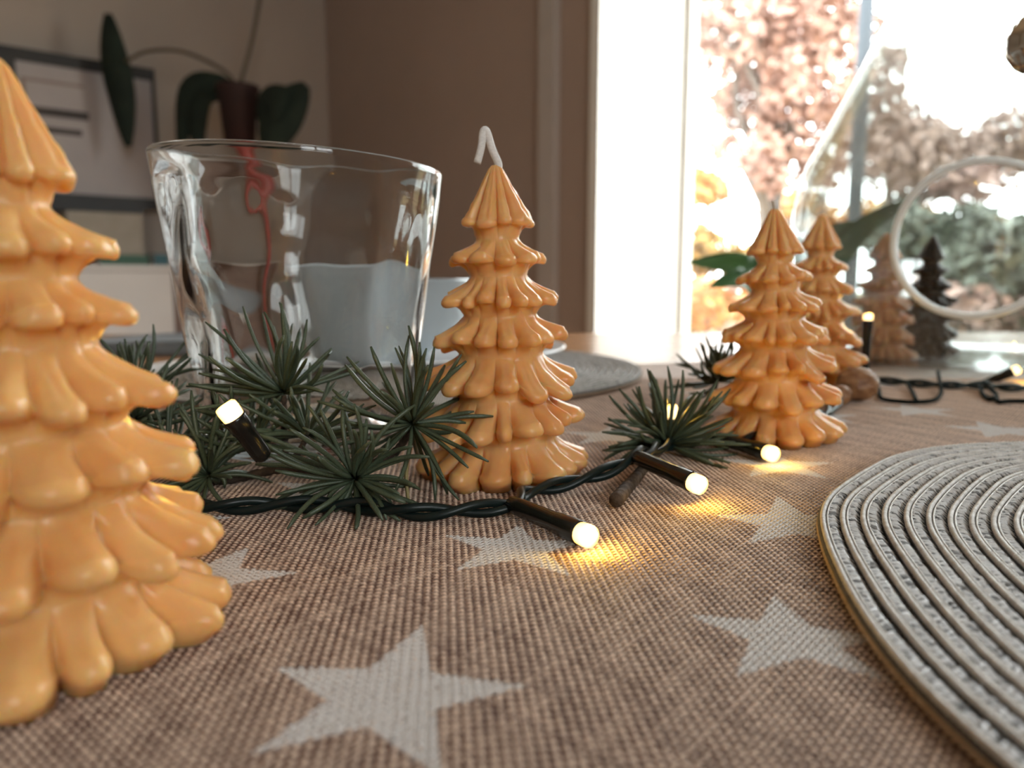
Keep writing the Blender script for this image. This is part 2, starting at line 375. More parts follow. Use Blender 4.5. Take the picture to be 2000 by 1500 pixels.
def paint(x, y):
    out = np.zeros(len(x), bool)
    for S in STARS:
        b = (x > S[:,0].min()-.002) & (x < S[:,0].max()+.002) & (y > S[:,1].min()-.002) & (y < S[:,1].max()+.002)
        if not b.any(): continue
        xs, ys = x[b], y[b]; ins = np.zeros(len(xs), bool); n = len(S)
        for i in range(n):
            x0, y0 = S[i]; x1, y1 = S[(i+1) % n]
            c = ((y0 > ys) != (y1 > ys)); xi = (x1-x0)*(ys-y0)/(y1-y0+1e-12)+x0
            ins ^= (c & (xs < xi))
        out[b] |= ins
    return out.astype(np.float32)
# cloth outline: a runner whose far edge lies across the table
def far_edge(x): return 0.728+0.25*(x-0.117)
def in_cloth(x, y): return y < far_edge(x)
# material
mc, nt, bs = base_mat('jute_weave', (0.3,0.2,0.13), 0.62)
at1 = nt.nodes.new('ShaderNodeAttribute'); at1.attribute_name = 'paint'
at2 = nt.nodes.new('ShaderNodeAttribute'); at2.attribute_name = 'tone'
r1 = nt.nodes.new('ShaderNodeValToRGB'); nt.links.new(at2.outputs['Fac'], r1.inputs[0])
r1.color_ramp.elements[0].color = (0.13,0.062,0.045,1); r1.color_ramp.elements[1].color = (0.90,0.68,0.53,1)
pc = nt.nodes.new('ShaderNodeMix'); pc.data_type = 'RGBA'
nt.links.new(at1.outputs['Fac'], pc.inputs[0]); nt.links.new(r1.outputs[0], pc.inputs[6]); pc.inputs[7].default_value = (0.76,0.73,0.71,1)
nt.links.new(pc.outputs[2], bs.inputs['Base Color'])
geo = nt.nodes.new('ShaderNodeNewGeometry'); nz = nt.nodes.new('ShaderNodeTexNoise'); nz.inputs['Scale'].default_value = 2500; nt.links.new(geo.outputs['Position'], nz.inputs['Vector'])
bp = nt.nodes.new('ShaderNodeBump'); bp.inputs['Distance'].default_value = 0.00012; nt.links.new(nz.outputs['Fac'], bp.inputs['Height']); nt.links.new(bp.outputs[0], bs.inputs['Normal'])
M['yarn'] = mc
PITCHY = 0.00150
YA = R(40.0)                       # yarn directions, clockwise from straight ahead: 40 and -50 degrees
da = np.array([math.sin(YA), math.cos(YA)]); db = np.array([-math.cos(YA), math.sin(YA)])
def weave(dmax, dmin, seg, nc, kind):
    """strips of half-round yarn going over and under"""
    d1, d2 = (da, db) if kind == 0 else (db, da)
    # all crossings (i along d1, j across)
    rngl = int(1.0/PITCHY)
    J = np.arange(-rngl, rngl)
    Vs = []; Fs = []; Ps = []; Ts = []; base = 0
    hw = PITCHY*(0.25 if kind == 0 else 0.34)
    amp = 0.00012 if kind == 0 else 0.00030
    for j in J:
        o = d2*j*PITCHY
        i = np.arange(-rngl*seg, rngl*seg+1)/seg
        x = o[0]+d1[0]*i*PITCHY; y = o[1]+d1[1]*i*PITCHY
        vis = (y > dmin) & (y < dmax) & (np.abs(x) < 0.69*y+0.02) & in_cloth(x, y)
        # hidden well inside the round mat on the right
        vis &= ~(((x-0.292)**2+(y-0.147)**2) < 0.195**2)
        if vis.sum() < 2: continue
        idx = np.where(vis)[0]
        for run in np.split(idx, np.where(np.diff(idx) > 1)[0]+1):
            if len(run) < 2: continue
            xi, yi, ii = x[run], y[run], i[run]
            ph = np.cos(PI*(ii+j)+(0 if kind == 0 else PI))
            if kind == 1: yi = yi-0.20*PITCHY*np.sin(PI*(ii+j)+PI)
            jit = rng.normal(0, 0.00003, len(run)); wv = 1+0.12*np.sin(ii*0.9+j*2.1)
            zc = amp*ph+jit*0.6-0.0006+cloth_z(xi, yi)
            w = hw*wv*((0.92+0.08*ph) if kind == 0 else (0.66+0.34*ph))
            tn = np.clip(0.40+rng.normal(0,0.10)+0.10*np.sin(ii*0.31+j*5.7)+(0.46*ph+0.16 if kind == 1 else -0.24)+rng.normal(0,0.08,len(run)), 0, 1)  # thick yarn lighter on humps, darker where it dips: shading put into the tone
            n = len(run)
            for k in range(nc):
                a = PI*(k/(nc-1)); c_, s_ = math.cos(a), math.sin(a)
                Vs.append(np.stack([xi+d2[0]*w*c_+jit*d2[0], yi+d2[1]*w*c_+jit*d2[1], zc+(0.00026 if kind == 0 else 0.00036)*s_-0.0002], 1)); Ts.append(tn)
            b0 = base+np.arange(n-1)
            for k in range(nc-1):
                Fs.append(np.stack([b0+k*n, b0+k*n+1, b0+(k+1)*n+1, b0+(k+1)*n], 1))
            base += n*nc
    V = np.concatenate(Vs); Fc = np.concatenate(Fs); T = np.concatenate(Ts)
    if kind == 1: Fc = Fc[:, ::-1]
    P = paint(V[:,0], V[:,1])
    P *= (rng.random(len(P)) > 0.04)*(0.8+0.2*(V[:,2] > -0.0006))
    return V, Fc, P, T
cl = empty('tablecloth', (0, 0.4, TZ)); tag(cl, 'brown jute-look woven tablecloth printed with pale grey stars', 'tablecloth')
off = np.array([0, 0.4, TZ])
n0 = 0; VV=[];FF=[];PP=[];TT=[]
for kind in (0, 1):
    for (d0, d1_, seg, nc) in ((0.10, 0.42, 3, 4), (0.42, 0.62, 2, 3)):
        V, Fc, P, T = weave(d1_, d0, seg, nc, kind)
        VV.append(V-off); FF.append(Fc+n0); PP.append(P); TT.append(T); n0 += len(V)
ob = link('woven_yarn', new_mesh('woven_yarn', np.concatenate(VV), np.concatenate(FF), [M['yarn']], True, None, {'paint': np.concatenate(PP), 'tone': np.concatenate(TT)}), cl)
ob['kind'] = 'stuff'
print('yarn faces', sum(len(f) for f in FF))
# backing sheet (seen beyond the reach of the single yarns)
nx, ny = 500, 380
gx = np.linspace(-0.78, 0.90, nx); X, Y = np.meshgrid(gx, np.linspace(0, 1, ny)); 
Y = -0.20+(far_edge(X)+0.20)*Y
x, y = X.ravel(), Y.ravel()
z = np.where(y < 0.62, -0.00115, -0.0006)+cloth_z(x, y)
ua = (x*da[0]+y*da[1])/PITCHY; ub = (x*db[0]+y*db[1])/PITCHY
tone = np.where(y < 0.60, 0.0, 0.45)+rng.normal(0, 0.06, len(x))
idx = np.arange(nx*ny).reshape(ny, nx)
Fc = np.stack([idx[:-1,:-1].ravel(), idx[:-1,1:].ravel(), idx[1:,1:].ravel(), idx[1:,:-1].ravel()], 1)
link('backing', new_mesh('backing', np.stack([x, y, z], 1)-off, Fc, [M['yarn']], True, None, {'paint': paint(x, y), 'tone': np.clip(tone,0,1)}), cl)

# ---------------------------------------------------------------- round braided placemats
M['mat_base'] = noise_mat('grey_braid_ground', (0.06,0.058,0.06), (0.10,0.095,0.095), 400, 0.8)
M['mat_thread2'] = noise_mat('mid_grey_thread', (0.22,0.22,0.22), (0.34,0.34,0.34), 300, 0.4)
M['mat_gap'] = base_mat('dark_thread_gap', (0.10,0.095,0.09), 0.8)[0]
M['mat_thread'] = noise_mat('silver_grey_thread', (0.70,0.70,0.71), (0.84,0.84,0.84), 300, 0.33)
M['mat_cord'] = noise_mat('beige_grey_cord', (0.50,0.47,0.43), (0.66,0.63,0.59), 260, 0.45)
M['mat_edge'] = noise_mat('tan_edge_cord', (0.30,0.21,0.14), (0.42,0.31,0.22), 500, 0.7)
M['mat_dark'] = noise_mat('charcoal_braid', (0.10,0.10,0.10), (0.15,0.15,0.15), 300, 0.7)
RM, NR = 0.215, 35; RP = RM/NR
def ring_mesh(k):
    """ring k counted from the rim inwards: shingled band, raised cord at its outer edge, zigzag threads"""
    ro = RM-k*RP; r = np.random.default_rng(100+k)
    Vs, Fs, Ms = [], [], []; base = 0
    def wob(th):
        d_ = np.zeros_like(th)
        for o_ in (-0.09, -0.045, 0, 0.045, 0.09): d_ += np.interp((np.degrees(th+o_) % 360), [0, 85, 104, 111, 123, 136.4, 151, 161.6, 171.4, 178, 184, 195, 230, 360], [0, 0, -.0042, .0024, .0052, -.0003, .0008, -.0032, -.0030, -.0004, .0016, .0040, 0, 0])/5
        return d_*(ro/RM)+0.0003*np.sin(th*7+k)
    def rev(prof, n, m, zf=None):
        nonlocal base
        th = np.linspace(0, 2*PI, n, endpoint=False); K = len(prof)
        for (rr, z) in prof:
            q = rr+wob(th); Vs.append(np.stack([q*np.cos(th), q*np.sin(th), np.full(n, z)], 1))
        a = np.arange(n); bb = (a+1) % n
        for i in range(K-1):
            Fs.append(np.stack([base+i*n+a, base+i*n+bb, base+(i+1)*n+bb, base+(i+1)*n+a], 1)); Ms.append(np.full(n, m))
        base += K*n
    n = max(48, int(2*PI*ro/0.004))
    zt = 0.0043
    if k == 0:
        rev([(ro-0.002, 0.0002), (ro+0.0004, 0.0004), (ro+0.0009, 0.0013), (ro+0.0004, 0.0021)], n, 3)
        rev([(ro+0.0003, 0.0020), (ro+0.0007, 0.0026), (ro+0.0002, 0.0032), (ro-0.001, zt-0.0008)], n, 0)
        rev([(ro-0.002, 0.0002), (ro-RP-0.0015, 0.0002)], n, 0)
    rev([(ro-0.0002, 0.0024), (ro-0.0002, zt-0.0010), (ro-RP*0.5, zt-0.0017), (ro-RP-0.0008, zt-0.0030), (ro-RP-0.001, 0.0002)], n, 0)
    # two cords: beaded outer one, thin inner one
    for (rc, rad, zc, per, m, amp) in ((ro-0.0009, 0.00085, zt-0.0006, 0.00155, 2, 0.22), (ro-0.0023, 0.00038, zt-0.0006, 0.0011, 2, 0.15)):
        nn = int(2*PI*rc/per)*4; nn = max(nn, 32); th = np.linspace(0, 2*PI, nn, endpoint=False); kk = 7
        bead = 1-amp*1.6*(np.arange(nn) % 4 == 0); bead *= 1+r.normal(0, 0.05, nn)
        a = np.arange(nn); bb = (a+1) % nn
        for i in range(kk):
            al = -0.35+(PI+0.7)*i/(kk-1)
            q = rc+wob(th)+np.cos(al)*rad*bead; Vs.append(np.stack([q*np.cos(th), q*np.sin(th), zc+np.sin(al)*rad*bead], 1))
        for i in range(kk-1):
            Fs.append(np.stack([base+i*nn+a, base+i*nn+bb, base+(i+1)*nn+bb, base+(i+1)*nn+a], 1)); Ms.append(np.where(a % 4 == 0, 5, m))
        base += kk*nn
    # zigzag threads across the band
    nt_ = int(2*PI*ro/0.00120); th = np.linspace(0, 2*PI, nt_, endpoint=False)+r.normal(0, 0.00012/ro, nt_)
    sl = np.where(np.arange(nt_) % 2 == 0, 1, -1)*0.0010/ro*r.uniform(0.7, 1.3, nt_)
    ra = ro-0.0025+r.normal(0, 0.0001, nt_); rb = ro-RP+0.0001-r.uniform(-0.0004, 0.0005, nt_)
    rad = 0.00031*r.uniform(0.8, 1.2, nt_); zo = r.uniform(0, 0.0006, nt_); tm_ = np.where(r.random(nt_) < 0.16, 4, 1)
    P = []
    for (f_, wmul, z) in ((0.0, 0.8, zt-0.0010), (0.5, 1.25, zt-0.0011), (1.0, 0.25, zt-0.0023)):
        rr = ra+(rb-ra)*f_; t_ = th+sl*(f_-0.5)*2; q = rr+wob(t_)
        c = np.stack([q*np.cos(t_), q*np.sin(t_), z+zo*(1-0.5*f_)], 1); tn = np.stack([-np.sin(t_), np.cos(t_), 0*t_], 1)
        P += [c-tn*(rad*wmul)[:,None], c+np.array([0,0,1])*(rad*wmul*1.6)[:,None], c+tn*(rad*wmul)[:,None]]
    Vs.append(np.stack(P, 1).reshape(-1, 3)); bq = base+np.arange(nt_)*9
    for i in range(2):
        for j in range(2):
            Fs.append(np.stack([bq+i*3+j, bq+i*3+j+1, bq+(i+1)*3+j+1, bq+(i+1)*3+j], 1)); Ms.append(tm_)
    base += nt_*9
    return new_mesh('braid_ring', np.concatenate(Vs), np.concatenate(Fs), [M['mat_base'], M['mat_thread'], M['mat_cord'], M['mat_edge'], M['mat_thread2'], M['mat_gap']], True, np.concatenate(Ms))
rings = [ring_mesh(k) for k in range(NR)]
def placemat(label, c, scale=1.0, keep=NR, tilt=(0,0), dark=False):
    t = empty('placemat', (c[0], c[1], c[2])); tag(t, label, 'placemat', 'round grey braided placemats'); t.scale = (scale, scale, 1); t.rotation_euler = (tilt[0], tilt[1], 0)
    for k in range(keep):
        o = link('braid_ring', rings[k], t)
        if dark:
            for sl in o.material_slots: sl.link = 'OBJECT'; sl.material = M['mat_dark']
    return t
placemat('round grey braided placemat at the right front with nothing on it', (0.2925, 0.1468, 0.0003))
placemat('round grey braided placemat under the white plate behind the glass', (-0.105, 0.665, 0.0008))
placemat('small dark grey braided placemat on bare wood near the far left table end', (-0.37, 0.985, TZ+0.0005), 0.80, dark=True)

# ---------------------------------------------------------------- candles
TIERS = [(0.1015,0.0132),(0.0872,0.0178),(0.0718,0.0222),(0.0562,0.0258),(0.0395,0.0295),(0.0225,0.0322),(0.0045,0.0335)]
def candle_mesh(seed, nth=420, tiers=TIERS, H=0.124, lobe_amp=0.26, nz_=1.0):
    r = np.random.default_rng(seed); th = np.linspace(0, 2*PI, nth, endpoint=False)
    rows_r, rows_z, rows_o = [], [], []
    def smooth_noise(n, a):
        out = np.zeros(nth)
        for f_ in range(1, n): out += r.normal()*np.cos(f_*th+r.uniform(0, 6.28))/math.sqrt(n)
        return out*a
    zn, rn = H, 0.0021
    rows_r.append(np.full(nth, 0.0001)); rows_z.append(np.full(nth, H+0.0002))
    rows_r.append(np.full(nth, 0.0015)); rows_z.append(np.full(nth, H))
    gprev = np.zeros(nth)
    for k, (zt, Rk) in enumerate(tiers):
        nl = [9, 12, 14, 15, 15, 16, 16][k]
        w = r.uniform(0.65, 1.4, nl); w /= w.sum(); edges = np.cumsum(w)*2*PI; edges = np.concatenate([[0], edges])
        sh = edges[1]/2; tt = (th+sh) % (2*PI); li = np.clip(np.searchsorted(edges, tt, side='right')-1, 0, nl-1)
        ph = (tt-edges[li])/(edges[li+1]-edges[li])
        g = np.clip(1-np.abs(2*ph-1)**2.3, 0, 1)**0.62
        A = r.uniform(0.86, 1.03, nl); A[0] = 1.03
        # the lobe facing the other side too
        A[int(np.searchsorted(edges, PI+sh)-1) % nl] = 1.02
        dr = r.uniform(-0.0014, 0.0018, nl)*(0.5+0.12*k); dr[0] = 0
        if 3 <= k <= 5: dr[r.integers(1, nl, 3)] -= 0.0036
        if k == len(tiers)-1: dr = np.abs(dr)*0.5
        sharp = r.uniform(0.8, 1.2, nl)
        # smooth the per-lobe values at the borders through g
        Rt = Rk*(A[li]*(1-lobe_amp*(1-g)*sharp[li])); Rt = np.minimum(Rt, Rk*1.04)
        drop = dr[li]*g+0.0003*(1-g)*(0.6+0.1*k)
        rho = (0.0007+0.0011*g)*(1+0.07*k)
        nxt_z = zt-0.0058; nxt_r = Rk*(0.64 if k < 2 else 0.66)
        NT = 15
        fine = np.cos(th*nl*2.0+seed+k+0.6*np.sin(th*3))*0.00022+np.cos(th*round(nl*3.1)+k*2+0.8*np.sin(th*4+seed))*0.00022+np.cos(th*7+k*3+seed)*0.0004
        for i in range(1, NT+1):
            t = i/NT
            fr = t**(0.92 if k == 0 else 1.22)
            rr = rn+(Rt-rn)*fr
            zz = zn+(zt+drop+rho-zn)*((0.85*t+0.15*math.sin(t*PI/2)) if k == 0 else (0.55*t+0.45*math.sin(t*PI/2)))
            sm = min(1, max(0, (t-0.12)/0.75)); sm = sm*sm*(3-2*sm); gro = 0.0017*(g-0.6)*sm*(1.15-0.35*t)*(1+0.1*k)
            if k == 0: gro = gro*t
            rr = rr+gro*0.5+fine*t; zz = zz+gro*0.9
            rows_r.append(rr); rows_z.append(zz)
        for a in (35, 70, 105, 140, 170):
            ar = R(a); rows_r.append(Rt-rho*(1-math.sin(ar))*0.0+rho*(math.sin(ar))*0.9); rows_z.append(zt+drop+rho*math.cos(ar))
        if k < len(tiers)-1:
            NU = 7
            for i in range(1, NU+1):
                t = i/NU
                rr = Rt+(nxt_r-Rt)*(t**0.8); zz = (zt+drop-rho)+(nxt_z-(zt+drop-rho))*(t**1.7)-0.0*t
                zz = zz+0.0011*math.sin(PI*t)
                rows_r.append(rr); rows_z.append(zz)
            zn, rn = nxt_z-0.0002, nxt_r
            # gentle groove at the neck
        else:
            rows_r.append(Rt*0.96); rows_z.append(np.zeros(nth)); rows_r.append(Rt*0.5); rows_z.append(np.zeros(nth)); rows_r.append(Rt*0.01); rows_z.append(np.zeros(nth))
    RR = np.array(rows_r); ZZ = np.array(rows_z)
    RR += (0.00016*np.sin(ZZ*900+th*5)+0.00012*np.sin(ZZ*1500-th*9))*np.clip(RR/0.01, 0, 1)*nz_
    ZZ = np.maximum(ZZ, 0.0)
    n = len(RR); V = np.stack([RR*np.cos(th), RR*np.sin(th), ZZ], 2).reshape(-1, 3)
    a = np.arange(nth); b_ = (a+1) % nth
    Fs = [np.stack([i*nth+a, (i+1)*nth+a, (i+1)*nth+b_, i*nth+b_], 1) for i in range(n-1)]
    return V, np.concatenate(Fs)
def candle(label, pos, seed, mat, H=1.0, rad=1.0, rotz=0.0, lean=(0,0), nth=420, tiers=TIERS, wick=None):
    t = empty('tree_candle', (pos[0], pos[1], 0.0)); tag(t, label, 'candle', 'tree-shaped wax candles')
    t.rotation_euler = (lean[0], lean[1], rotz); t.scale = (rad, rad, H)
    V, Fc = candle_mesh(seed, nth, tiers)
    body = link('candle_body', new_mesh('candle_body', V, Fc, [mat], True), t)
    if wick:
        mb = MB(); pts = catmull(wick, 6); mb.tube(pts, 0.00155, 10)
        wo = mb.build('wick', M['wick'], t, True); wo.rotation_euler = (0, 0, -rotz); wo['label'] = 'bent white cotton wick' if len(wick) > 3 else 'pale wick'
    return t
TL = [(0.1010,0.0125),(0.0860,0.0188),(0.0722,0.0230),(0.0552,0.0300),(0.0400,0.0338),(0.0225,0.0362),(0.0045,0.0372)]
wk = [(0.0,0,0.121),(0.0006,0,0.1245),(-0.0016,-0.0003,0.1300),(-0.0036,-0.0008,0.1368),(-0.0050,-0.001,0.1364),(-0.0058,-0.0015,0.1310),(-0.0076,-0.002,0.1248)]
wk = [(x+0.0006, y, z) for x, y, z in wk]
c1 = candle('large honey-yellow tree candle cut off by the left edge of the picture', G(85,1250)[:2], 5, M['wax'], nth=520, tiers=TL)
c2 = candle('honey-yellow tree candle with bent white wick beside the drinking glass', G(985,925)[:2], 12, M['wax_backlit'], lean=(0, R(-1.6)), rotz=0.25, nth=480, wick=wk)
c3 = candle('front honey-yellow tree candle of the pair behind the needle tuft', G(1512,853)[:2], 23, M['wax_backlit'], H=0.92, rad=0.97, rotz=0.1, lean=(0, R(-2.6)), nth=360, wick=[(0,0,0.122),(0.0003,0,0.125),(-0.0004,0,0.1285)])
c4 = candle('rear orange tree candle half hidden by the one in front of it', G(1588,765)[:2], 31, M['wax_backlit'], rotz=2.1, nth=300)
c5 = candle('orange-brown tree candle seen through the left of the glass vase', G(1716,703)[:2], 44, M['wax_b'], rotz=1.0, nth=260)
c6 = candle('dark brown tree candle behind the round opening of the glass vase', G(1806,694)[:2], 57, M['wax_d'], rotz=0.4, nth=260, rad=0.95)

# ---------------------------------------------------------------- hammered drinking glass
def tumbler():
    cx, cy = (600-1000)/1500*0.372, 0.372
    n, Hh = 220, 0.1315; th = np.linspace(0, 2*PI, n, endpoint=False); rows = []
    rb, rt = 0.0465, 0.0662
    def wav(th, t, ph):
        # large diamond-like dimples, fading out at the rim
        e = np.clip((1-t)/0.10, 0, 1)*np.clip(t/0.05, 0, 1)
        a = np.cos(5*th+7.5*t+ph)*np.cos(5*th-8.5*t+1.3+ph)
        b = np.sin(3*th+11*t+ph*2)*0.5+0.35*np.sin(9*th-13*t+ph)
        return e*(a*0.0011+b*0.0006)
    zr = lambda t: t*Hh-0.0036*np.cos(th)*t**3
    for i in range(70):
        t = i/69; rr = rb+(rt-rb)*t**0.92+wav(th, t, 0.0)*0.35; rows.append((rr, zr(t)))
    for a in (30, 60, 90, 120, 150):
        q = math.cos(R(a)); rows.append((rt-0.0012+0.0012*q, zr(1.0)+0.0013*math.sin(R(a))))
    for i in range(70):
        t = 1-i/69*0.93; rr = rb+(rt-rb)*t**0.92-0.0014-0.0012*(1-t)-0.0025*np.clip(0.5+wav(th, t, 2.0)/0.0024, 0, 1)*np.clip((1-t)/0.08, 0, 1); rows.append((rr, zr(t)))
    rows.append((rows[-1][0]*0.7, np.full(n, 0.0085))); rows.append((rows[-1][0]*0.01, np.full(n, 0.0082)))
    rows.insert(0, (np.full(n, rb-0.003), np.full(n, 0.0))); rows.insert(0, (np.full(n, rb*0.8), np.full(n, 0.001))); rows.insert(0, (np.full(n, 0.0002), np.full(n, 0.0018)))
    V = np.concatenate([np.stack([r_*np.cos(th), r_*np.sin(th), z_+0*th], 1) for r_, z_ in rows])
    a = np.arange(n); b_ = (a+1) % n
    Fc = np.concatenate([np.stack([i*n+a, i*n+b_, (i+1)*n+b_, (i+1)*n+a], 1) for i in range(len(rows)-1)])
    o = link('drinking_glass', new_mesh('drinking_glass', V, Fc, [M['tumbler']], True), None, (cx, cy, 0.0003))
    tag(o, 'empty clear wide drinking glass with dimpled wavy walls', 'glass')
tumbler()

# ---------------------------------------------------------------- plate and bowl behind
mb = MB(); mb.lathe([(0.001,0.001),(0.08,0.0005),(0.085,0.004),(0.12,0.011),(0.150,0.0165),(0.1515,0.018),(0.149,0.0185),(0.118,0.0135),(0.084,0.0068),(0.001,0.006)], 72)
o = mb.build('dinner_plate', M['plate'], None, True, (-0.105, 0.665, 0.0052)); tag(o, 'white dinner plate on the grey placemat behind the drinking glass', 'plate')
mb = MB(); mb.lathe([(0.001,0.001),(0.036,0.0),(0.038,0.005),(0.055,0.014),(0.072,0.036),(0.080,0.066),(0.0805,0.0685),(0.078,0.068),(0.069,0.037),(0.052,0.018),(0.001,0.010)], 72)
o = mb.build('soup_bowl', M['ceramic'], None, True, (-0.110, 0.665, 0.0117)); tag(o, 'pale grey-blue bowl standing on the white plate', 'bowl')

# ---------------------------------------------------------------- fairy lights
fl = empty('fairy_light_string', (0.05, 0.27, 0.0)); tag(fl, 'string of warm white fairy lights on twisted dark green cable', 'string lights')
fo = Vector(fl.location)
def strand_pair(path, n=14, rs=0.00155, rh=0.00165, pitch=0.042):
    pts = catmull([Vector(p) for p in path], n); L = [0]
    for i in range(1, len(pts)): L.append(L[-1]+(pts[i]-pts[i-1]).length)
    for s_ in (0, PI):
        mb = MB(); q = []
        for i, p in enumerate(pts):
            t = (pts[min(i+1, len(pts)-1)]-pts[max(i-1, 0)]).normalized(); side = t.cross(Vector((0,0,1))).normalized(); up = side.cross(t)
            a = 2*PI*L[i]/pitch+s_
            q.append(p-fo+side*math.cos(a)*rh+up*math.sin(a)*rh)
        mb.tube(q, rs, 10); mb.build('cable', M['wire'], fl, True)
zc = 0.0034
P_ = lambda px, py, z=zc: G(px, py, z)
strand_pair([P_(60,880,0.0028), P_(180,930), P_(300,975), P_(420,990), P_(540,985), P_(700,988), P_(800,1000), P_(900,996), P_(1000,985), P_(1030,960), P_(1100,945,0.0035), P_(1180,922,0.006), P_(1240,892,0.0095), P_(1265,880,0.010), P_(1310,868,0.006), P_(1380,858), P_(1430,862), P_(1530,840), P_(1620,800), P_(1655,765)])
def light_set(tail, tip, power=1.0):
    """holder from tail to tip with the lit bulb at the end"""
    tail = Vector(tail); tip = Vector(tip); d = (tip-tail).normalized()
    e = tip-d*0.0052
    mb = MB(); pts = [tail-d*0.001, tail, tail+(e-tail)*0.15, tail+(e-tail)*0.68, tail+(e-tail)*0.70, e-d*0.0006, e, e+d*0.0004]
    rr = [0.0018, 0.0029, 0.0031, 0.0033, 0.0036, 0.0038, 0.0038, 0.0030]
    mb.tube([p-fo for p in pts], rr, 16); h = mb.build('bulb_holder', M['holder'], fl, True)
    mb = MB(); bp_ = [e-d*0.0004, e+d*0.0002, e+d*0.0030, e+d*0.0046, e+d*0.0052, e+d*0.0046, e+d*0.0036, e+d*0.0030]; br = [0.0030, 0.0034, 0.0036, 0.0034, 0.0027, 0.0019, 0.0010, 0.0001]
    mb.tube([p-fo for p in bp_], br, 20, cap=False); mb.build('bulb', M['bulb'], h, True)
    l = bpy.data.lights.new('bulb_light', 'POINT'); l.energy = 0.0145*power; l.color = (1.0, 0.58, 0.07); l.shadow_soft_size = 0.0012
    lo = bpy.data.objects.new('bulb_light', l); sc.collection.objects.link(lo); lo.parent = h; lo.location = tip+d*0.0022+Vector((0,0,0.0008))-fo
light_set(G(1000,985,0.004), G(1156,1050,0.0042), 1.6)
light_set(G(1245,893,0.0105), G(1372,950,0.0072), 1.3)
light_set(G(1405,856,0.004), G(1514,888,0.0045), 1.2)
light_set(PT(1330,850,0.365), PT(1308,795,0.36), 0.6)
light_set(PT(514,892,0.240), PT(438,790,0.234), 1.0)
light_set(PT(1688,733,0.585), PT(1696,612,0.585), 1.5)
light_set(PT(1915,752,0.60), PT(1992,720,0.59), 1.5)
def wire(pts, r=0.0014, n=8):
    mb = MB(); mb.tube([p-fo for p in catmull(pts, n)], r, 8); mb.build('cable', M['rubber'], fl, True)
g = lambda px, py, z=0.0016: G(px, py, z)
strand_pair([g(1655,765,.003), g(1690,742,.003), g(1740,744,.003), g(1800,749,.003), g(1860,752,.003), g(1915,752,.003), g(1975,757,.003), g(2060,752,.003)], 8)
wire([g(1708,742,.004), g(1716,760), g(1722,778), g(1760,784), g(1790,785), g(1825,781), g(1838,766), g(1836,748,.004), g(1832,725,.004)])
wire([g(1772,748,.004), g(1782,765), g(1790,783)])
wire([g(1915,752,.004), g(1918,768), g(1932,779), g(1946,772), g(1930,756,.004)])
wire([g(1928,753,.004), g(1944,768), g(1950,784), g(1975,783), g(2040,784)])

# ---------------------------------------------------------------- cedar sprigs
def needle_variant(seed):
    r = random.Random(seed); mb = MB(); n = 8; b1 = r.uniform(0.01, 0.085)*r.choice((-1,1)); b2 = r.uniform(-0.03, 0.03)
    pts = [Vector((b1*math.sin(PI*(i/n)*0.9)*1.0, b2*math.sin(PI*i/n), i/n)) for i in range(n+1)]
    # unit length along z; radius is given in units where the object's scale is the length
    rr = [0.012, 0.018, 0.0205, 0.0212, 0.0215, 0.0214, 0.0208, 0.0195, 0.009]
    mb.tube(pts, rr, 5)
    return mb
nm = [needle_variant(k).mesh('needle', [M['needle']], True) for k in range(7)]
for me in nm: pass
nm_y = needle_variant(77).mesh('needle', [M['needle_tip']], True)
def sprig(label, origin):
    t = empty('cedar_sprig', origin); tag(t, label, 'conifer sprig', 'cedar sprigs'); return t
def needle(t, a, b, yellow=False, thick=1.0):
    a = Vector(a); b = Vector(b)
    b.z = max(b.z, 0.0012); a.z = max(a.z, 0.002)
    d = b-a; L = d.length
    o = bpy.data.objects.new('needle', nm_y if yellow else random.choice(nm)); sc.collection.objects.link(o); o.parent = t
    q = d.to_track_quat('Z', 'Y'); o.rotation_mode = 'QUATERNION'
    o.rotation_quaternion = q @ Matrix.Rotation(random.uniform(0, 2*PI), 3, 'Z').to_quaternion()
    w = 0.041*thick*random.uniform(0.85, 1.15); o.scale = (w, w, L); o.location = a-Vector(t.location)
    return o
def rosette(t, px, py, d, n, L=0.034, arc=(0, 360), front=0.6, tips=(), fmin=0.45):
    """needles radiating from one short shoot; arc in picture degrees, 90 = up"""
    c = PT(px, py, d); k = 1500/d
    for i in range(n):
        al = R(arc[0]+(arc[1]-arc[0])*((i+random.uniform(-0.4,0.4))/n))
        f_ = random.uniform(fmin, 1.0)**0.8; Ln = L*random.uniform(0.82, 1.08)
        dep = math.sqrt(max(0, 1-f_*f_))*(-1 if random.random() < front else 1)
        v = Vector((math.cos(al)*f_, dep, math.sin(al)*f_))
        s = c+v*0.0012
        e = s+v*Ln
        if e.z < 0.0012: e.z = 0.0012
        needle(t, s, e)
    for (tx, ty, dd) in tips:
        needle(t, c, PT(tx, ty, d+dd))
    return c
sp = sprig('large dark green cedar sprig lying in front of the drinking glass', G(600,960)); so = Vector(sp.location)
cs = []
cs.append(rosette(sp, 555, 768, 0.300, 26, 0.034, (10, 215), 0.45, [(400,630,0),(440,640,-.004),(478,598,.004),(512,610,.0),(542,590,.003),(548,592,-.003),(628,660,.0),(650,680,.0),(388,690,0),(398,728,-.003),(365,757,0),(620,760,-.01),(585,690,-.01),(420,762,-.008)]))
cs.append(rosette(sp, 806, 828, 0.278, 30, 0.032, (-150, 200), 0.55, [(680,695,0),(676,712,.003),(726,676,-.004),(793,636,0),(803,655,.004),(818,668,-.003),(846,678,0),(902,693,0),(914,708,-.003),(926,806,0),(910,828,.003),(652,756,0),(650,772,-.004),(698,738,.004),(768,680,.006),(835,682,-.006),(888,838,-.004),(620,782,0),(838,930,0),(850,900,-.004)]))
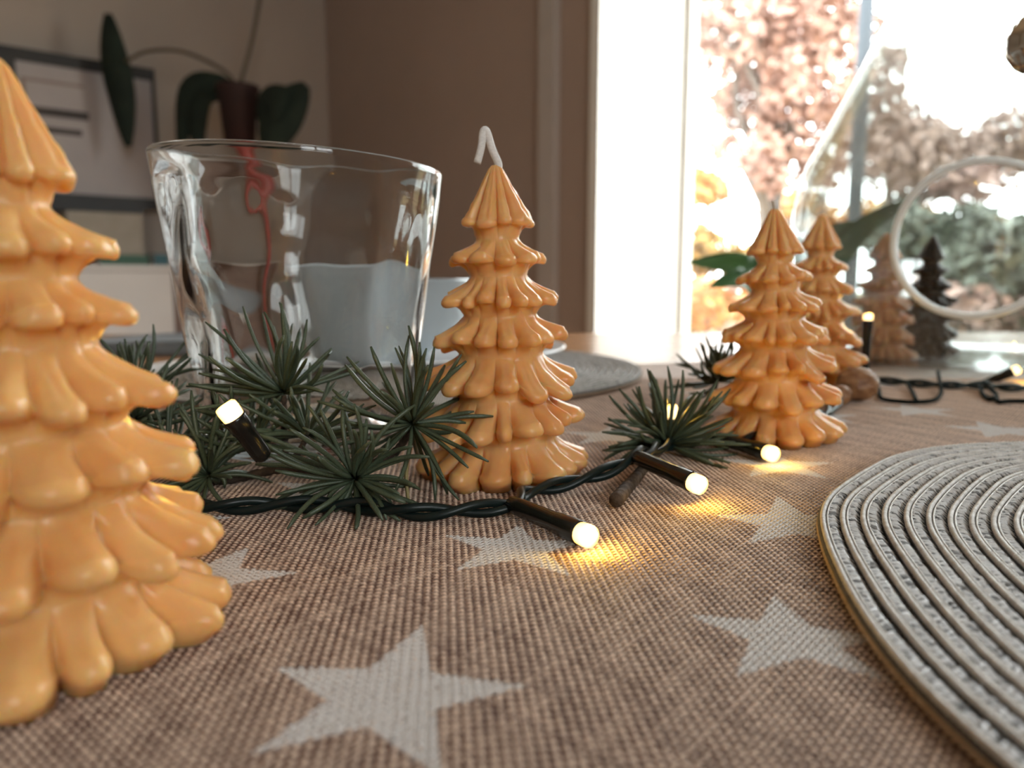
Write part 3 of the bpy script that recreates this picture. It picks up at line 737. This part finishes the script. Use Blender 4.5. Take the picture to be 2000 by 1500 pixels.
cs.append(rosette(sp, 692, 936, 0.262, 36, 0.031, (0, 360), 0.75, [(498,848,0),(516,862,-.003),(500,908,.0),(590,838,-.008),(600,792,0),(626,800,-.004),(538,918,-.01),(700,1092,0),(640,1086,-.002),(536,1036,.0),(560,1060,-.006),(610,1088,0),(740,1036,-.004),(764,1006,0),(820,962,0),(808,948,.004),(804,894,0),(758,852,0),(714,818,0),(668,800,.004),(655,1064,-.008),(726,1050,-.006)]))
cs.append(rosette(sp, 408, 928, 0.282, 30, 0.030, (20, 340), 0.6, [(345,790,0),(375,762,.004),(420,770,0),(428,800,-.004),(480,870,0),(470,855,.004),(310,968,0),(300,950,-.003),(392,1066,0),(440,1020,0),(376,1012,-.003),(338,838,.0),(330,862,-.004),(490,905,-.003)]))
cs.append(rosette(sp, 600, 850, 0.296, 30, 0.029, (-20, 200), 0.5))
needle(sp, PT(800,868,0.272), PT(803,1030,0.262), True, 1.0)
# twigs
def twig(t, pts, r0, r1):
    p = catmull(pts, 18); mb = MB(); L = len(p)
    mb.tube([q-Vector(t.location) for q in p], [(r0+(r1-r0)*i/(L-1))*(1+0.15*math.sin(i*2.1)) for i in range(L)], 9); return mb.build('twig', M['twig'], t, True)
stem = [G(230,905,0.004), PT(330,920,0.308), PT(430,938,0.296), PT(560,915,0.296), PT(660,925,0.285), PT(760,890,0.290), PT(806,838,0.283)]
twig(sp, stem, 0.0021, 0.0014)
twig(sp, [PT(560,915,0.296), PT(556,850,0.302), PT(555,772,0.3005)], 0.0016, 0.001)
twig(sp, [PT(560,915,0.296), PT(585,880,0.297), PT(600,852,0.2965)], 0.0014, 0.001)
twig(sp, [PT(660,925,0.285), PT(680,936,0.272), PT(692,937,0.2635)], 0.0016, 0.001)
twig(sp, [PT(430,938,0.296), PT(418,935,0.288), PT(409,929,0.283)], 0.0015, 0.001)
s4 = sprig('dark green cedar sprig squeezed between the large left candle and the glass', G(320,905))
rosette(s4, 262, 820, 0.318, 40, 0.031, (0, 200), 0.5)
rosette(s4, 330, 890, 0.306, 34, 0.029, (-20, 200), 0.4)
rosette(s4, 500, 868, 0.300, 34, 0.028, (0, 200), 0.5)
rosette(s4, 270, 770, 0.345, 28, 0.032, (10, 170), 0.5)
twig(s4, [G(215,880,0.004), PT(262,880,0.325), PT(330,892,0.3065), PT(420,890,0.304), PT(500,870,0.3005)], 0.0019, 0.0012)
twig(s4, [PT(262,880,0.325), PT(262,850,0.320), PT(262,822,0.3185)], 0.0015, 0.001)
twig(s4, [PT(262,880,0.325), PT(268,830,0.340), PT(270,772,0.345)], 0.0015, 0.001)
s2 = sprig('small cedar sprig with one needle tuft right of the centre candle', G(1215,975,0.0))
rosette(s2, 1302, 868, 0.345, 64, 0.034, (-30, 200), 0.5, [(1265,720,0),(1275,735,.003),(1300,715,.006),(1330,722,0),(1192,770,0),(1208,760,.003),(1188,815,0),(1195,838,-.004),(1400,740,.0),(1425,758,.004),(1432,838,0),(1436,862,.003),(1424,880,-.004),(1412,932,-.01),(1402,906,-.008),(1440,900,0)])
twig(s2, [G(1203,978,0.003), PT(1240,935,0.290), PT(1270,900,0.316), PT(1302,868,0.345)], 0.0026, 0.0015)
twig(s2, [PT(1270,900,0.316), PT(1285,870,0.348), PT(1298,850,0.352)], 0.0020, 0.0015)
s3 = sprig('second small cedar tuft tucked behind the front candle of the pair', G(1380,790,0.0))
rosette(s3, 1400, 745, 0.44, 44, 0.034, (0, 200), 0.5)
twig(s3, [G(1385,800,0.002), PT(1392,775,0.44), PT(1400,745,0.44)], 0.0018, 0.0012)

# ---------------------------------------------------------------- walnuts beside the rear candle
def walnut(label, px, py, r):
    c = G(px, py, 0); n, k = 40, 24; V = []; 
    for i in range(k+1):
        ph = PI*i/k
        for j in range(n):
            th = 2*PI*j/n
            rr = r*(1+0.05*math.sin(th*7+3*math.sin(ph*5))*math.sin(ph)+0.04*math.sin(ph*11+th*3)*math.sin(ph)+0.07*math.exp(-(abs(math.sin(th))/0.12)**2)*math.sin(ph))
            V.append((rr*1.15*math.sin(ph)*math.cos(th), rr*math.sin(ph)*math.sin(th), rr*0.97*math.cos(ph)+r*0.97))
    Fc = [(i*n+j, (i+1)*n+j, (i+1)*n+(j+1) % n, i*n+(j+1) % n) for i in range(k) for j in range(n)]
    o = link('walnut', new_mesh('walnut', V, Fc, [M['shell']], True), None, (c.x, c.y, 0.0))
    tag(o, label, 'nut', 'walnuts by the rear candle'); return o
M['shell'] = noise_mat('walnut_shell', (0.20,0.085,0.035), (0.38,0.19,0.085), 180, 0.5, bump=0.0006)
walnut('larger walnut at the foot of the rear orange candle', 1672, 783, 0.0115)
walnut('smaller walnut between the front candle and the larger walnut', 1637, 792, 0.0068)

# ---------------------------------------------------------------- drop-shaped glass vase with a round opening
def drop_vase():
    R0 = 0.128; cz = 0.105; cyy = 0.745; cxx = (1905-1000)/1500*0.745
    t = empty('glass_vase', (cxx, cyy, 0.0015)); tag(t, 'large clear drop-shaped glass vase with a round opening in its side', 'vase')
    ax = Vector((-0.50, -1.0, 0.08)).normalized()   # direction of the opening
    ax = (PT(1905,473,0.6)-Vector((cxx, cyy, cz))).normalized()
    u = ax.cross(Vector((0,0,1))).normalized(); v = u.cross(ax)
    zs = [0.0, 0.0, 0.004, 0.020, 0.055, 0.10, 0.145, 0.185, 0.25, 0.31, 0.36, 0.42, 0.50, 0.53]
    rs = [0.0001, 0.115, 0.138, 0.155, 0.168, 0.1735, 0.172, 0.164, 0.132, 0.103, 0.078, 0.046, 0.014, 0.0001]
    L = [0.0]
    for i in range(1, len(zs)): L.append(L[-1]+math.hypot(zs[i]-zs[i-1], rs[i]-rs[i-1]))
    el0 = [math.asin(1)*-1]+[math.atan2(zs[i]-cz, rs[i]) for i in range(1, len(zs)-1)]+[PI/2]
    def shape(d):
        el = math.atan2(d.z, math.hypot(d.x, d.y)); az = math.atan2(d.y, d.x)
        r_ = float(np.interp(el, el0, rs)); z_ = float(np.interp(el, el0, zs)); return Vector((r_*math.cos(az), r_*math.sin(az), z_))
    n, k = 128, 90; a0 = R(19.5); V = []
    for i in range(k+1):
        ph = a0+(PI-a0)*i/k
        for j in range(n):
            th = 2*PI*j/n; d = ax*math.cos(ph)+(u*math.cos(th)+v*math.sin(th))*math.sin(ph); V.append(shape(d))
    Fc = [(i*n+j, i*n+(j+1) % n, (i+1)*n+(j+1) % n, (i+1)*n+j) for i in range(k) for j in range(n)]
    link('vase_body', new_mesh('vase_body', V, Fc, [M['drop']], True), t)
    V2 = [Vector((p.x*0.965, p.y*0.965, p.z*0.985+0.004)) for p in V]
    link('inner_wall', new_mesh('inner_wall', V2, [tuple(reversed(f)) for f in Fc], [M['drop']], True), t)
    mb = MB(); rim = V[:n]; b0 = len(mb.v); ring = rim+[rim[0], rim[1]]
    mb.tube(ring, 0.0030, 10, cap=False); mb.build('opening_rim', M['lip'], t, True)
drop_vase()

# houseplant behind the candles
M['hleaf'] = noise_mat('houseplant_leaf', (0.06,0.16,0.06), (0.12,0.28,0.09), 12, 0.3)
M['pot'] = noise_mat('grey_pot', (0.25,0.26,0.27), (0.32,0.33,0.34), 12, 0.5)
def leaf_mb(pts, w, fold=0.25, n=14, flat=Vector((0.15,-1,0.45))):
    p = catmull(pts, max(2, n//(len(pts)-1))); mb = MB(); L = len(p); V = []
    for i, q in enumerate(p):
        t = (p[min(i+1, L-1)]-p[max(i-1, 0)]).normalized(); s = t.cross(flat)
        s = s.normalized() if s.length > 0.15 else Vector((1,0,0)); up = s.cross(t)
        ww = w*math.sin(PI*min(1, 0.06+0.94*i/(L-1))**0.8)**0.75+0.0006
        V += [q-s*ww+up*ww*fold, q-s*ww*0.5+up*ww*fold*0.35, q, q+s*ww*0.5+up*ww*fold*0.35, q+s*ww+up*ww*fold]
    lower = [v-Vector((0,0,0.0008)) for v in V]; m_ = len(V)
    mb.add(V+lower, [(i*5+j, i*5+j+1, (i+1)*5+j+1, (i+1)*5+j) for i in range(L-1) for j in range(4)]+[(m_+i*5+j+1, m_+i*5+j, m_+(i+1)*5+j, m_+(i+1)*5+j+1) for i in range(L-1) for j in range(4)]
           +[(i*5, (i+1)*5, m_+(i+1)*5, m_+i*5) for i in range(L-1)]+[(i*5+4, m_+i*5+4, m_+(i+1)*5+4, (i+1)*5+4) for i in range(L-1)])
    return mb
pb = G(1565,676,0.0); hp = empty('potted_plant', (pb.x, pb.y+0.02, TZ)); ho = Vector(hp.location); dpl = hp.location.y
tag(hp, 'potted plant with long green strap leaves behind the candles', 'plant')
mb = MB(); mb.lathe([(0.001,0.0),(0.030,0.0),(0.040,0.055),(0.043,0.058),(0.043,0.066),(0.039,0.066),(0.037,0.055),(0.001,0.053)], 40); mb.build('plant_pot', M['pot'], hp, True)
mb = MB(); mb.lathe([(0.001,0.056),(0.037,0.0555)], 40); mb.build('soil', noise_mat('potting_soil', (0.02,0.014,0.01), (0.05,0.035,0.025), 200, 0.95), hp, True)
root = ho+Vector((0,0,0.05))
for pts, w in (([root, PT(1520,560,dpl), PT(1440,518,dpl-0.02), PT(1345,512,dpl-0.03)], 0.019), ([root, PT(1500,600,dpl-.02), PT(1450,545,dpl-0.06), PT(1385,560,dpl-0.08)], 0.015),
               ([root, PT(1620,520,dpl), PT(1690,440,dpl+0.02), PT(1795,383,dpl+0.04)], 0.014), ([root, PT(1600,500,dpl+.02), PT(1640,452,dpl+.02), PT(1720,440,dpl+0.04)], 0.013),
               ([root, PT(1570,520,dpl+.03), PT(1560,470,dpl+.06), PT(1530,455,dpl+0.12)], 0.015)):
    mb = leaf_mb([q-ho for q in pts], w); mb.build('leaf', M['hleaf'], hp, True)

# ---------------------------------------------------------------- silver bauble hanging at the right edge
bc = PT(2020, 84, 0.42)
M['silver'] = base_mat('tarnished_silver', (0.55,0.50,0.43), 0.14, Metallic=1.0)[0]
bb = empty('hanging_bauble', bc); tag(bb, 'small dimpled silver bauble hanging at the top right edge', 'ornament')
mb = MB(); n, k = 40, 24; V = []
for i in range(k+1):
    ph = PI*i/k
    for j in range(n):
        th = 2*PI*j/n; rr = 0.0155*(1-0.10*abs(math.sin(5*th+0.6*math.cos(ph*4)))*abs(math.sin(5*ph))); V.append((rr*0.86*math.sin(ph)*math.cos(th), rr*0.86*math.sin(ph)*math.sin(th), rr*math.cos(ph)))
link('ball', new_mesh('ball', V, [(i*n+j, (i+1)*n+j, (i+1)*n+(j+1) % n, i*n+(j+1) % n) for i in range(k) for j in range(n)], [M['silver']], True), bb)
mb = MB(); mb.lathe([(0.004,0.0145),(0.004,0.018),(0.001,0.0185)], 20); mb.build('cap', M['silver'], bb, True)
mb = MB(); mb.tube([(0,0,0.018),(0,0,ZC-bc.z)], 0.0004, 6); mb.build('thread', M['dark'], bb, True)

# ---------------------------------------------------------------- along the left wall
def wall_empty(name, s, t, z, label, cat):
    o = empty(name, W(s, t, z)); tag(o, label, cat); return o
def wpart(name, boxes, mat, parent, off=None):
    mb = MB()
    for bx in boxes: mb.rbox(*bx)
    mb.v = [v-Vector(parent.location) for v in mb.v]; return mb.build(name, mat, parent)
T_F = 0.20     # cabinet front is about this far from the wall
def zA(px, py, off):
    s = s_at(px, off); return z_at(W(s, off, 0), py)
# low white cabinet
ct = 0.42
sa, sb = s_at(343, ct), s_at(-60, ct); zt = zA(270, 518, ct)
cab = wall_empty('sideboard', (sa+sb)/2, 0.0, ZF, 'low off-white sideboard with brown side against the left wall', 'sideboard')
M['offwhite'] = noise_mat('off_white_lacquer', (0.60,0.56,0.52), (0.64,0.60,0.56), 5, 0.5)
M['brown'] = noise_mat('walnut_brown', (0.12,0.065,0.045), (0.17,0.095,0.06), 8, 0.5, stretch=(1,1,8))
wpart('body', [(sa-0.42, sb, 0.002, ct-0.02, ZF+0.08, zt-0.02)], M['brown'], cab)
wpart('cabinet_top', [(sa-0.43, sb+0.01, 0.002, ct+0.004, zt-0.02, zt)], M['offwhite'], cab)
ds = (sb-sa)/2
for i in range(2):
    d_ = wpart('door', [(sa+i*ds+0.003, sa+(i+1)*ds-0.003, ct-0.0195, ct, ZF+0.10, zt-0.024)], M['offwhite'], cab)
for a_, t_ in ((sa-0.38,0.05),(sa-0.38,ct-0.06),(sb-0.05,0.05),(sb-0.05,ct-0.06)): wpart('leg', [(a_, a_+0.035, t_, t_+0.035, ZF, ZF+0.08)], M['brown'], cab)
# green and teal books lying on it
M['green'] = noise_mat('green_cover', (0.03,0.09,0.06), (0.04,0.11,0.07), 6, 0.6); M['teal'] = noise_mat('teal_cover', (0.02,0.09,0.11), (0.03,0.11,0.13), 6, 0.6)
def bx_px(px0, px1, py0, py1, off, dep):
    s0, s1 = s_at(px1, off), s_at(px0, off); z0 = zA((px0+px1)/2, py1, off); z1 = zA((px0+px1)/2, py0, off); return s0, s1, off-dep, off, z0, z1
def book(label, px0, px1, off, dep, z0, h, mat):
    s0, s1 = s_at(px1, off), s_at(px0, off)
    o = wall_empty('book', (s0+s1)/2, off-dep/2, z0, label, 'book'); o['group'] = 'books lying on the sideboard'
    wpart('cover', [(s0, s1, off-dep, off, z0, z0+0.003), (s0, s1, off-dep, off, z0+h-0.003, z0+h), (s0, s1, off-0.003, off, z0+0.003, z0+h-0.003)], mat, o)
    wpart('pages', [(s0+0.003, s1-0.003, off-dep+0.004, off-0.0031, z0+0.0031, z0+h-0.0031)], M['offwhite'], o)
book('thick dark green book lying on the sideboard', 205, 300, 0.36, 0.17, zt, 0.040, M['green'])
book('teal book lying across the end of the sideboard', 310, 338, 0.38, 0.15, zt, 0.044, M['teal'])
# beige storage box on the books' left
z_b = zt+0.040
s0, s1 = s_at(292, 0.35), s_at(150, 0.35); z1b = zA(220, 415, 0.35)
bxo = wall_empty('storage_box', (s0+s1)/2, 0.28, z_b, 'beige storage box standing on the green book', 'box')
M['beige'] = noise_mat('beige_card', (0.30,0.27,0.22), (0.34,0.30,0.25), 20, 0.8)
wpart('box_body', [(s0, s1, 0.20, 0.35, z_b+0.0005, z1b-0.03)], M['beige'], bxo); wpart('lid', [(s0-0.004, s1+0.004, 0.196, 0.354, z1b-0.03, z1b)], M['beige'], bxo)
# dark shelf board on the wall with a framed sketch leaning on it
shz = zA(220, 402, 0.19)
sh = wall_empty('wall_shelf', s_at(180,0.19), 0.0, shz, 'dark narrow wall shelf under the black-framed picture', 'shelf')
wpart('shelf_board', [(s_at(298,0.19), s_at(60,0.19), 0.0, 0.19, shz-0.022, shz)], M['dark'], sh)
for q in (285, 90): wpart('bracket', [(s_at(q,0.19), s_at(q,0.19)+0.012, 0.0, 0.15, shz-0.06, shz-0.022)], M['dark'], sh)
fo_ = 0.13
fx0, fx1 = s_at(332, fo_), s_at(22, fo_); fz1 = zA(60, 88, fo_)
fr = wall_empty('picture_frame', (fx0+fx1)/2, fo_-0.01, shz, 'large black-framed abstract picture on the dark wall shelf', 'picture')
M['paper'] = noise_mat('grey_paper', (0.40,0.37,0.37), (0.44,0.41,0.405), 8, 0.7)
M['stroke'] = noise_mat('dark_ink', (0.05,0.045,0.045), (0.08,0.07,0.065), 8, 0.8); M['tanp'] = noise_mat('tan_wash', (0.26,0.20,0.17), (0.29,0.23,0.19), 8, 0.8)
fw = 0.045
for bx in ((fx0,fx1,fo_-0.02,fo_,fz1-fw,fz1), (fx0,fx1,fo_-0.02,fo_,shz+0.0005,shz+fw), (fx0,fx0+0.012,fo_-0.02,fo_,shz+fw,fz1-fw), (fx1-fw*1.9,fx1,fo_-0.02,fo_,shz+fw,fz1-fw)): wpart('frame_bar', [bx], M['dark'], fr)
wpart('picture_sheet', [(fx0+0.012,fx1-fw,fo_-0.018,fo_-0.010,shz+fw,fz1-fw)], M['paper'], fr)
H_ = fz1-shz
def stroke(pa, pb, f0, f1, mat):
    wpart('print', [(s_at(pb,fo_), s_at(pa,fo_), fo_-0.0099, fo_-0.009, shz+H_*f0, shz+H_*f1)], mat, fr)
stroke(86, 205, 0.585, 0.64, M['stroke']); stroke(95, 190, 0.475, 0.515, M['stroke']); stroke(82, 90, 0.15, 0.82, M['tanp']); stroke(85, 200, 0.80, 0.82, M['tanp'])
# orchid-like plant in a dark pot raised on a red stand, standing on the sideboard
po = 0.55
pc_ = W(s_at(486, po), po, 0); dpy = pc_.y
stz = ZF
M['redlac'] = noise_mat('red_lacquer', (0.30,0.035,0.025), (0.36,0.05,0.03), 8, 0.35); M['darkpot'] = noise_mat('dark_red_pot', (0.022,0.008,0.007), (0.032,0.010,0.008), 8, 0.7)
zp0 = z_at(pc_, 288); zp1 = z_at(pc_, 168)
hpz = empty('plant_stand', (pc_.x, pc_.y, ZF)); tag(hpz, 'slim red plant stand carrying the dark pot near the room corner', 'stand')
mb = MB(); mb.lathe([(0.001,0.0),(0.13,0.0),(0.13,0.015),(0.03,0.03),(0.026,0.06),(0.030,zp0-ZF-0.25),(0.040,zp0-ZF-0.10),(0.075,zp0-ZF-0.012),(0.075,zp0-ZF),(0.001,zp0-ZF)], 40); mb.build('pedestal', M['redlac'], hpz, True)
fpo = empty('flowering_plant', (pc_.x, pc_.y, zp0)); tag(fpo, 'tall plant with dark leaves in a dark red pot on the stand', 'plant'); fp = Vector(fpo.location)
hh = zp1-zp0
mb = MB(); mb.lathe([(0.001,0.0),(0.055,0.0),(0.075,hh*0.9),(0.08,hh*0.92),(0.08,hh),(0.073,hh),(0.07,hh*0.88),(0.001,hh*0.86)], 40); mb.build('plant_pot', M['darkpot'], fpo, True)
M['dleaf'] = noise_mat('dark_leaf', (0.006,0.013,0.008), (0.012,0.024,0.015), 8, 0.85)
M['stalk'] = noise_mat('plant_stalk', (0.07,0.06,0.04), (0.11,0.09,0.06), 8, 0.6)
top_ = fp+Vector((0,0,hh*0.9))
def stalk(pts, r=0.008):
    mb = MB(); mb.tube([q-fp for q in catmull(pts, 6)], r, 8); mb.build('stalk', M['stalk'], fpo, True)
D_ = dpy
stalk([top_, PT(492,80,D_), PT(512,-30,D_)]); stalk([top_, PT(440,140,D_), PT(360,102,D_), PT(290,100,D_), PT(245,120,D_)], 0.007)
def dleaf(pts, w):
    # broad leaf facing the room: build flat across the view
    p = catmull([q-fp for q in pts], 6); L = len(p); V = []; mb = MB()
    for i, q in enumerate(p):
        t = (p[min(i+1, L-1)]-p[max(i-1, 0)]).normalized(); s = t.cross(Vector((0.1,-1,0))).normalized(); up = Vector((0,1,0))
        ww = w*math.sin(PI*min(1, 0.03+0.94*i/(L-1)))**0.7+0.002
        V += [q-s*ww, q+Vector((0,0.012,0)), q+s*ww]
    back = [v+Vector((0,0.004,0)) for v in V]; m_ = len(V)
    mb.add(V+back, [(i*3+j, i*3+j+1, (i+1)*3+j+1, (i+1)*3+j) for i in range(L-1) for j in range(2)]+[(m_+i*3+j+1, m_+i*3+j, m_+(i+1)*3+j, m_+(i+1)*3+j+1) for i in range(L-1) for j in range(2)]
           +[(i*3, (i+1)*3, m_+(i+1)*3, m_+i*3) for i in range(L-1)]+[(i*3+2, m_+i*3+2, m_+(i+1)*3+2, (i+1)*3+2) for i in range(L-1)])
    mb.build('leaf', M['dleaf'], fpo, True)
dleaf([PT(210,25,D_), PT(222,110,D_), PT(238,190,D_), PT(250,285,D_)], 0.052)
dleaf([PT(520,300,D_-0.05), PT(550,230,D_-0.08), PT(598,165,D_-0.1)], 0.075)
dleaf([PT(512,250,D_-0.05), PT(530,200,D_-0.1), PT(560,172,D_-0.12)], 0.05)
dleaf([top_, PT(420,165,D_), PT(370,180,D_), PT(352,300,D_)], 0.045)
dleaf([top_, PT(400,190,D_), PT(385,250,D_), PT(395,310,D_)], 0.035)
